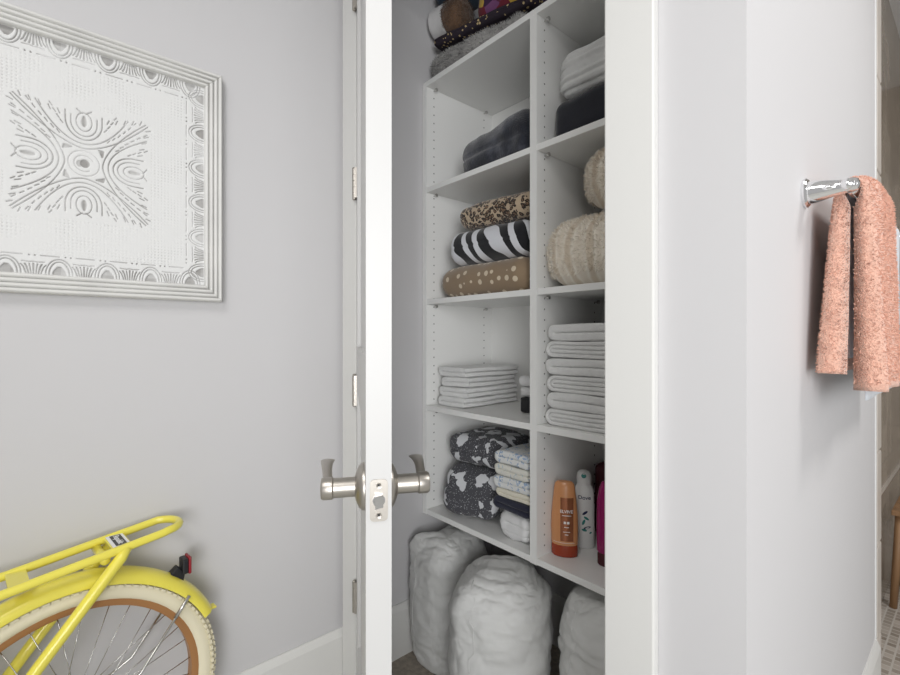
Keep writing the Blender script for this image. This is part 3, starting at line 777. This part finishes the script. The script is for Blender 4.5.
# fourth row: folded white towels
def towel(name, order, w_, d, t, loc, rz, label, group, seed, mat='towel_white', taper=0.0, wob=.002):
    return put(folded(order, w_, d, t, seed, wob, taper=taper), name, mat, loc, rz, label, 'towel', group, smooth='auto', angle=1.0)
names4 = ['bottom', 'second from bottom', 'third from bottom', 'top']
h = 0
for i in range(4):
    t_ = .0178
    lbl = ['small white towel lying directly on the left shelf, lowest of the four', 'small white towel second from the bottom of the pile of four',
           'small white towel second from the top of the pile of four', 'small white towel on top of the loose pile of four on the left shelf'][i]
    towel('hand_towel', [1, 0],    .122 + .005 * (i % 2), .30 - .008 * (i % 3), t_, (.041 + .002 * (i % 2), .518, Z4 + h), math.radians(3 + 2 * (i % 3) - 1), lbl, 'small white towels on the left shelf', 40 + i, wob=.003)
    h += 2 * t_ + .0012
h = 0
for i in range(6):
    t_ = .0119
    lbl = ['bath towel resting on the shelf, lowest of the tall white stack of six', 'bath towel second from the bottom of the tall white stack of six', 'bath towel third from the bottom of the tall white stack of six',
           'bath towel third from the top of the tall white stack of six', 'bath towel just under the topmost one of the tall white stack', 'bath towel on the very top of the tall white stack of six'][i]
    towel('bath_towel', [[3, 0, 1, 2], [1, 0]][i % 2], .30,   .29, t_ * (1 if i % 2 == 0 else 2), (.654 + .004 * ((i * 7) % 3 - 1), .50, Z4 + h), math.radians([0, 1, -1, .5, -.5, 1][i]), lbl, 'white bath towels in the tall stack', 50 + i, wob=.0025)
    h += 4 * t_ + .0016
# little things against the divider
bxm = slab((.075, .085, .052), .006, 8, .0006, 9, 60)
put(bxm, 'small_box', 'black', (.322, .51, Z4), 0, 'small black box half hidden behind the divider under two white cloth rolls', 'box')
for i in range(2):
    b = slab((.085, .08, .034), .015, 14, .003, 14, 61 + i)
    put(b, 'cloth_roll', 'sheet_white', (.318 - .004 * i, .51, Z4 + .053 + .035 * i), .1 * i, ['small white cloth lying on the black box behind the divider', 'small white cloth on top of another one behind the divider'][i], 'cloth', 'small white cloths behind the divider')
# fifth row, left
b = slab((.232, .24, .178), .055, 36, .010, 7, 71, creases=(), shift=lambda a, q, c: (.02 * (c - .5) * 0 + .012 * c, .03 * c, 0))
put(b, 'print_duvet', 'bear', (.090, .470, Z5), math.radians(14), 'large charcoal bedding bundle with white animal shapes resting on the bottom shelf', 'bedding', 'charcoal printed bedding')
b = slab((.255, .25, .105), .045, 36, .009, 8, 72, creases=(.4,), crease_amp=.014)
b.v = [(x + .31, y + .2, z + .13) for x, y, z in b.v]; sh_ = Matrix.Rotation(math.radians(6), 3, 'Z') @ Vector((.31, .2, .13))
put(b, 'print_sheet', 'bear', (.110 - sh_.x, .515 - sh_.y, Z5 + .186 - sh_.z), math.radians(6), 'smaller folded charcoal sheet with white animal shapes on top of the large bundle', 'bedding', 'charcoal printed bedding')
zz = Z5
def sheet(hh, mat, name, label, seed, w_=.165, dx=0, layers=2, amp=.003):
    global zz
    if layers: mb = folded(list(range(layers))[::-1] if layers % 2 else list(range(layers))[::-1], w_, .25, hh / layers, seed, .003)
    else: mb = slab((w_, .25, hh), hh * .42, 22, amp, 14, seed, creases=(.3, .62), crease_amp=.006)
    put(mb, name, mat, (.352 + dx, .478, zz), math.radians(-3 + seed % 5), label, 'linen', 'bed linen piled by the divider', smooth='auto', angle=1.0); zz += hh + .003
sheet(.088, 'sheet_white', 'rumpled_sheet', 'rumpled white sheet at the bottom of the linen pile beside the divider', 81, .140, 0, 0, .008)
sheet(.040, 'navy', 'navy_sheet', 'navy blue folded sheet in the linen pile beside the divider', 82, .135, .0)
sheet(.026, 'sheet_cream', 'cream_pillowcase', 'plain cream folded pillowcase lying on the navy sheet', 83, .130, .004)
sheet(.036, 'floral_blue', 'floral_pillowcase', 'white folded pillowcase with blue flowers lying on the plain cream one', 84, .135, .0)
sheet(.036, 'floral_pale', 'pale_sheet', 'pale cream folded sheet under the topmost flowered one', 85, .130, .002)
sheet(.040, 'floral_blue', 'floral_sheet', 'flowered white sheet on the very top of the linen pile', 86, .125, .004)

# fifth row, right: bottles
def loft(secs, n=40, e=2.0):
    """secs: (z, half width, half depth)"""
    rg = []
    for z, a, b_ in secs:
        r = []
        for k in range(n):
            q = 2 * PI * k / n; c, s = math.cos(q), math.sin(q)
            r.append((a * math.copysign(abs(c) ** (2 / e), c), b_ * math.copysign(abs(s) ** (2 / e), s), z))
        rg.append(r)
    return rg
def on_front(vs, x0, z0, fb, off=.0006):
    """lay flat lettering (x, y) on the front of a loft: depth by fb(x, z)"""
    return [(x0 + v[0], -fb(x0 + v[0], z0 + v[1]) - off - v[2], z0 + v[1]) for v in vs]
FACE = math.radians(30)          # bottles turned a little towards the door
cond = thing('conditioner_bottle', 'peach conditioner bottle standing on its russet cap on the bottom shelf', 'bottle', (.504, .413, Z5), FACE)
body = [(.034, .0375, .0225), (.036, .0385, .0235), (.08, .0395, .0245), (.12, .0385, .024), (.17, .034, .0215), (.200, .0305, .019), (.212, .028, .0165), (.218, .022, .012), (.2195, .008, .004)]
MB().rings(loft(body)).build('bottle_body', 'orange_bottle', cond, smooth='auto')
MB().rings(loft([(0, .036, .0215), (.002, .0378, .0228), (.012, .0385, .0235), (.026, .0382, .0232), (.0335, .037, .0222)])).build('cap', 'red_cap', cond, smooth='auto')
def fb(x, z):
    zs = [s[0] for s in body]; a = np.interp(z, zs, [s[1] for s in body]); b_ = np.interp(z, zs, [s[2] for s in body])
    return b_ * math.sqrt(max(0, 1 - (x / a) ** 2))
def patch(x0, x1, z0, z1, f, n=10, off=.0004):
    xs = np.linspace(x0, x1, n + 1); zs = np.linspace(z0, z1, n + 1); mb = MB()
    front = [(x, -f(x, z) - off, z) for z in zs for x in xs]; m = n + 1
    mb.add(front, [(j * m + i, j * m + i + 1, (j + 1) * m + i + 1, (j + 1) * m + i) for j in range(n) for i in range(n)])
    return mb
lab = patch(-.010, .027, .048, .175, fb).build('label', 'orange_label', cond, smooth=True)
vs, fs = text_mesh('ELVIVE', .0125, .0001, True)
MB().add(on_front(vs, .007, .135, fb), fs).build('lettering', 'white_print', lab)
fine = MB()
for x0_, x1_, z_, h_ in ((-.005, .021, .1235, .0016), (.0, .006, .103, .007), (.009, .016, .103, .007), (.001, .015, .090, .0018), (-.002, .018, .076, .0014), (.003, .013, .068, .002)):
    p_ = patch(x0_, x1_, z_ - h_ / 2, z_ + h_ / 2, fb, 4, .0008); fine.add(p_.v, p_.f)
fine.build('small_print', 'white_print', lab)
patch(-.031, .030, .0425, .0435, fb, off=.0005).build('label_line', 'white_print', cond)
wb = thing('lotion_bottle', 'white pump-less lotion bottle with teal and dark print behind the peach bottle', 'bottle', (.511, .505, Z5), FACE)
wb.scale = (1, 1, .955); wb['label'] = 'white bottle with teal leaf print standing between the peach and magenta bottles'
body2 = [(0, .029, .019), (.003, .031, .0205), (.06, .0315, .021), (.14, .031, .0205), (.185, .029, .0195), (.198, .024, .018), (.203, .0215, .0175)]
MB().rings(loft(body2)).build('bottle_body', 'white_plastic', wb, smooth='auto')
cp = MB().rings(loft([(.203, .022, .0185), (.226, .0225, .019), (.238, .020, .017), (.245, .014, .012), (.248, .004, .004)])).build('cap', 'white_plastic', wb, smooth='auto')
MB().lathe([(.0075, 0), (.0075, .0012), (.001, .0016)], (0, -.0172, .2325), (0, -1, .35), 16).build('cap_dot', 'green_print', cp)
def fb2(x, z):
    zs = [s[0] for s in body2]; a = np.interp(z, zs, [s[1] for s in body2]); b_ = np.interp(z, zs, [s[2] for s in body2])
    return b_ * math.sqrt(max(0, 1 - (x / a) ** 2))
vs, fs = text_mesh('Dove', .017, .0001, True); MB().add(on_front(vs, .002, .163, fb2), fs).build('lettering', 'dark_print', wb)
for k, (x, z_, a, L) in enumerate([(.004, .115, .7, .02), (.008, .098, -.6, .018), (.000, .085, 1.2, .02), (.010, .068, .3, .022), (.002, .060, -.2, .016), (.020, .052, .6, .008)]):
    mb = MB(); pts = []
    for i in range(13):
        q = 2 * PI * i / 12; u_, v_ = L / 2 * math.cos(q), .0032 * math.sin(q) * (1.2 if k != 5 else .9)
        pts.append((u_ * math.cos(a) - v_ * math.sin(a), u_ * math.sin(a) + v_ * math.cos(a), 0))
    mb.add(on_front(pts[:-1], x, z_, fb2, .0005), [tuple(range(12))]); mb.build('leaf_print', 'green_print' if k % 3 else 'dark_print', wb)
mg = thing('shampoo_bottle', 'tall magenta bottle cut off by the right edge of the closet doorway', 'bottle', (.628, .455, Z5), FACE)
MB().rings(loft([(.036, .034, .022), (.040, .036, .024), (.10, .037, .025), (.18, .035, .023), (.215, .030, .020), (.235, .022, .015), (.240, .008, .006)])).build('bottle_body', 'magenta', mg, smooth='auto')
MB().rings(loft([(0, .032, .020), (.003, .034, .022), (.030, .034, .022), (.0355, .032, .020)])).build('cap', 'maroon', mg, smooth='auto')
b = slab((.26, .10, .25), .03, 18, .005, 8, 91)
put(b, 'wash_bag', 'maroon', (.625, .622, Z5), 0, 'dark maroon bag standing at the back behind the white bottle', 'bag')

# ------------------------------------------------------------------ bagged pillows on the closet floor
def pillow_bag(size, loc, rz, label, seed, corners, lean=(0, 0)):
    vs, fs = slab_pts(size, min(size[:2]) * .42, 72); size = (size[0], size[1], size[2]); hx, hy, hz = [s / 2 for s in size]; out = []
    ca = math.cos(.5)
    for x, y, z in vs:
        f = (z + hz) / size[2]
        d = Vector((x / hx, y / hy, 0)); d = d.normalized() if d.length > 1e-6 else Vector((0, 0, 1))
        up = max(0, (f - .72) / .28)
        nn = (d * (1 - up * .7) + Vector((0, 0, up))).normalized()
        # long soft folds plus sharp tension creases
        b1 = .010 * nz(x, y, z * .6, 7, seed)
        wx, wy, wz_ = x + .02 * nz(x, y, z, 8, seed + 1), y + .02 * nz(x, y, z, 8, seed + 2), z + .03 * nz(x, y, z, 6, seed + 4)
        crease = .016 * abs(nz(wx, wy, wz_ * 1.7, 7.5, seed)) + .010 * abs(nz(wx, wy, wz_ * 2.6, 15, seed + 6)) + .0045 * abs(nz(wx, wy, wz_ * 2, 34, seed + 8)) + .002 * abs(nz(wx, wy, wz_ * 1.6, 70, seed + 9)) - .008
        belly = .012 * math.sin(PI * min(1, max(0, f)))
        p = Vector((x, y, z)) + nn * (b1 + crease + belly)
        for (sx, sy, hgt) in corners:
            g = math.exp(-(((x / hx - sx * .74) / .30) ** 2 + ((y / hy - sy * .74) / .30) ** 2))
            p.z += hgt * g * max(0, (f - .6) / .4)
            p.x += .015 * sx * g * f; p.y += .015 * sy * g * f
        p.x += lean[0] * f; p.y += lean[1] * f
        sag = 1
        p.x *= sag; p.y *= sag
        out.append((p.x, p.y, max(0, p.z + hz - .045)))
    t = thing('bagged_pillow', label, 'pillow bag', loc, rz, 'bagged pillows on the closet floor')
    MB().add(out, fs).build('bag', 'bag', t, smooth=True)
    # stitched seam down the front corner
    rows = {}
    sx = -hx * .55
    pts = sorted([(p[2], p) for p in out if abs(p[0] - sx - lean[0] * p[2] / size[2]) < hx * .06 and p[1] < -hy * .4 and p[2] > .02])
    pick = []; last = -1
    for z, p in pts:
        if z - last > .014: pick.append((p[0], p[1] - .0008, p[2])); last = z
    if len(pick) > 3: MB().tube(pick, .0011, 6).build('seam', 'bag', t, smooth=True)
pillow_bag((.205, .26, .495), (.034, .372, 0), math.radians(8), 'white bagged pillow standing at the left against the closet wall', 1.0, [(-1, -1, .035)])
pillow_bag((.28, .275, .500), (.338, .314, 0), math.radians(40), 'fattest white bagged pillow standing in front, in the middle of the three', 2.0, [(-1, -1, .02)])
pillow_bag((.30, .27, .505), (.660, .452, 0), math.radians(10), 'white bagged pillow at the right, half hidden by the door casing', 3.0, [])

# ------------------------------------------------------------------ towel rail with two towels
PYR, PZ, BXR = .343, 1.441, 1.166
rail = thing('towel_rail', 'chrome towel bar on the white wall at the right', 'towel rail', (XR, PYR, PZ))
def post(y):
    mb = MB().lathe([(.0, 0), (.0265, 0), (.0275, .002), (.0275, .005), (.0245, .008)], (0, y, 0), (1, 0, 0), 32)
    secs = [(.006, .0215), (.020, .0205), (.034, .0175), (.048, .0145), (.060, .0135), (.072, .0130), (.079, .0105), (.082, .004)]
    rg = [[(x, y + r * .92 * math.cos(2 * PI * k / 28), r * math.sin(2 * PI * k / 28)) for k in range(28)] for x, r in secs]
    mb.rings(rg)
    o = mb.build('post', 'chrome', rail, smooth='auto')
    s = -1 if y == 0 else 1
    MB().lathe([(.0, .0), (.010, .0), (.010, .003), (.007, .0065), (.0, .008)], (.0655, y + s * .011, 0), (0, s, 0), 20).build('bar_end', 'chrome', o, smooth='auto')
    rg = [[(.036 + .014 * math.cos(q) * u_, y + s * (.0135 + .004 * (1 - u_ * u_)), .006 * math.sin(q) * u_) for q in [2 * PI * k / 16 for k in range(16)]] for u_ in (1, .75, .4, .05)]
    MB().rings(rg).build('post_boss', 'chrome', o, smooth='auto')
post(0); post(.66)
MB().tube([(BXR - XR, .004, 0), (BXR - XR, .656, 0)], .0085, 18).build('bar', 'chrome', rail, smooth=True)
CT_M = []
def hang(y0, y1, r0, th, zb_back, zb_front, seed, flare_b, flare_f, n=(26, 44), pinch=0.0, amp=.004, close=False, rough=.003):
    """towel draped over the bar: closed sheet of thickness th; back panel towards the wall"""
    ny = n[0]; rgO = []
    prof = []
    for k in range(n[1]): prof.append(('b', k / (n[1] - 1)))
    for k in range(1, 12): prof.append(('t', k / 12))
    for k in range(n[1]): prof.append(('f', k / (n[1] - 1)))
    def P(kind, u_, v, r):
        ym = (y0 + y1) / 2
        if kind == 'b': z = zb_back + (PZ - zb_back) * u_; x = BXR - r - flare_b * (1 - u_) ** 1.3
        elif kind == 'f': z = PZ - (PZ - zb_front) * u_; x = BXR + r + flare_f * u_ ** 1.3
        else: x = BXR - r * math.cos(PI * u_); z = PZ + r * math.sin(PI * u_)
        f = max(0, (PZ - z) / .36)
        y = y0 + (y1 - y0) * v
        y = ym + (y - ym) * (1 - pinch * (1 - min(1, f)))
        if kind == 'b': y -= .03 * f * (1 - v) * (1 if pinch else 0)
        x += amp * f * math.sin(v * 9 + seed) * (1.6 if kind == 'f' else .6) + rough * min(1, f * 4) * nz(x, y, z, 14, seed)
        return (x, y, z)
    def RI(kind, u_, v, r):
        if not close: return r
        sm = min(1, v / .07); sm = sm * sm * (3 - 2 * sm)
        d = 0 if kind == 't' else ((1 - u_) if kind == 'b' else u_)
        g = min(1, d / .10); g = g * g * (3 - 2 * g)
        near = .0115 + (r - .0115) * sm; low = .002 + (r - .002) * sm
        return near * (1 - g) + low * g
    def RO(kind, u_, v, r):
        if not close: return r
        d = 0 if kind == 't' else ((1 - u_) if kind == 'b' else u_)
        sm = min(1, v / .25); sm = sm * sm * (3 - 2 * sm)
        a = .024 + .021 * d ** .7; b = .034 + .011 * d ** .7
        a = min(a, a - .004 * (1 - min(1, v / .03)))
        return a + (b - a) * sm + .0035 * math.sin(v * 11 + seed) * d + .003 * nz(v * 3, d * 2, 1 if kind == 'f' else 4, 2, seed) * d
    rings = []
    for j in range(ny + 1):
        v = j / ny; e = .5 if j in (0, ny) else 1
        mid = r0 + th / 2
        out = [P(k, u_, v, RO(k, u_, v, mid + th / 2 * e)) for k, u_ in prof]; inn = [P(k, u_, v, RI(k, u_, v, mid - th / 2 * e)) for k, u_ in prof]
        # hem thickness
        rings.append(out + inn[::-1])
    mb = MB(); m = len(rings[0]); mb.rings(rings, True, False); N = m // 2
    CT_M[:] = [m, N]
    for j, fl in ((0, 0), (ny, 1)):
        fs = []
        for i in range(N - 1):
            q = (j * m + i, j * m + i + 1, j * m + m - 2 - i, j * m + m - 1 - i); fs.append(q[::-1] if not fl else q)
        mb.f += fs; mb.m += [0] * len(fs)
    return mb
gt = hang(.414, .95, .0105, .0042, 1.125, 1.046, 2, .0, .001, amp=.0006, rough=.0012)
put(gt, 'bath_towel', 'grey_blue', (0, 0, 0), 0, 'pale blue grey towel hanging on the chrome bar beneath the coral towel', 'towel')
ct = hang(.368, .62, .0220, .016, 1.098, 1.068, 1, .0, .0, pinch=.10, amp=.0006, close=True, rough=.0008)
mm = CT_M; add_fur(ct, 20000, .0040, .0011, 77, droop=.6, zmin=1.079, sel=lambda f: all(v % mm[0] < mm[1] for v in f) or all(v < mm[0] for v in f))
co = put(ct, 'hand_towel', 'coral', (0, 0, 0), 0, 'fluffy coral towel folded over the chrome towel bar', 'towel')

# ------------------------------------------------------------------ stool in the shower
stl = thing('shower_stool', 'brown wooden stool standing on the mosaic shower floor', 'stool', (1.272, 2.145, 0))
for sx, sy in ((-1, -1), (1, -1), (1, 1), (-1, 1)):
    MB().tube([(sx * .205, sy * .14, 0), (sx * .185, sy * .125, .40)], [.013, .016], 12).build('leg', 'wood', stl, smooth=True)
for k in range(5): bx((-.21, -.155 + k * .064, .40), (.21, -.155 + k * .064 + .054, .422)).build('slat', 'wood', stl, bevel=.003)
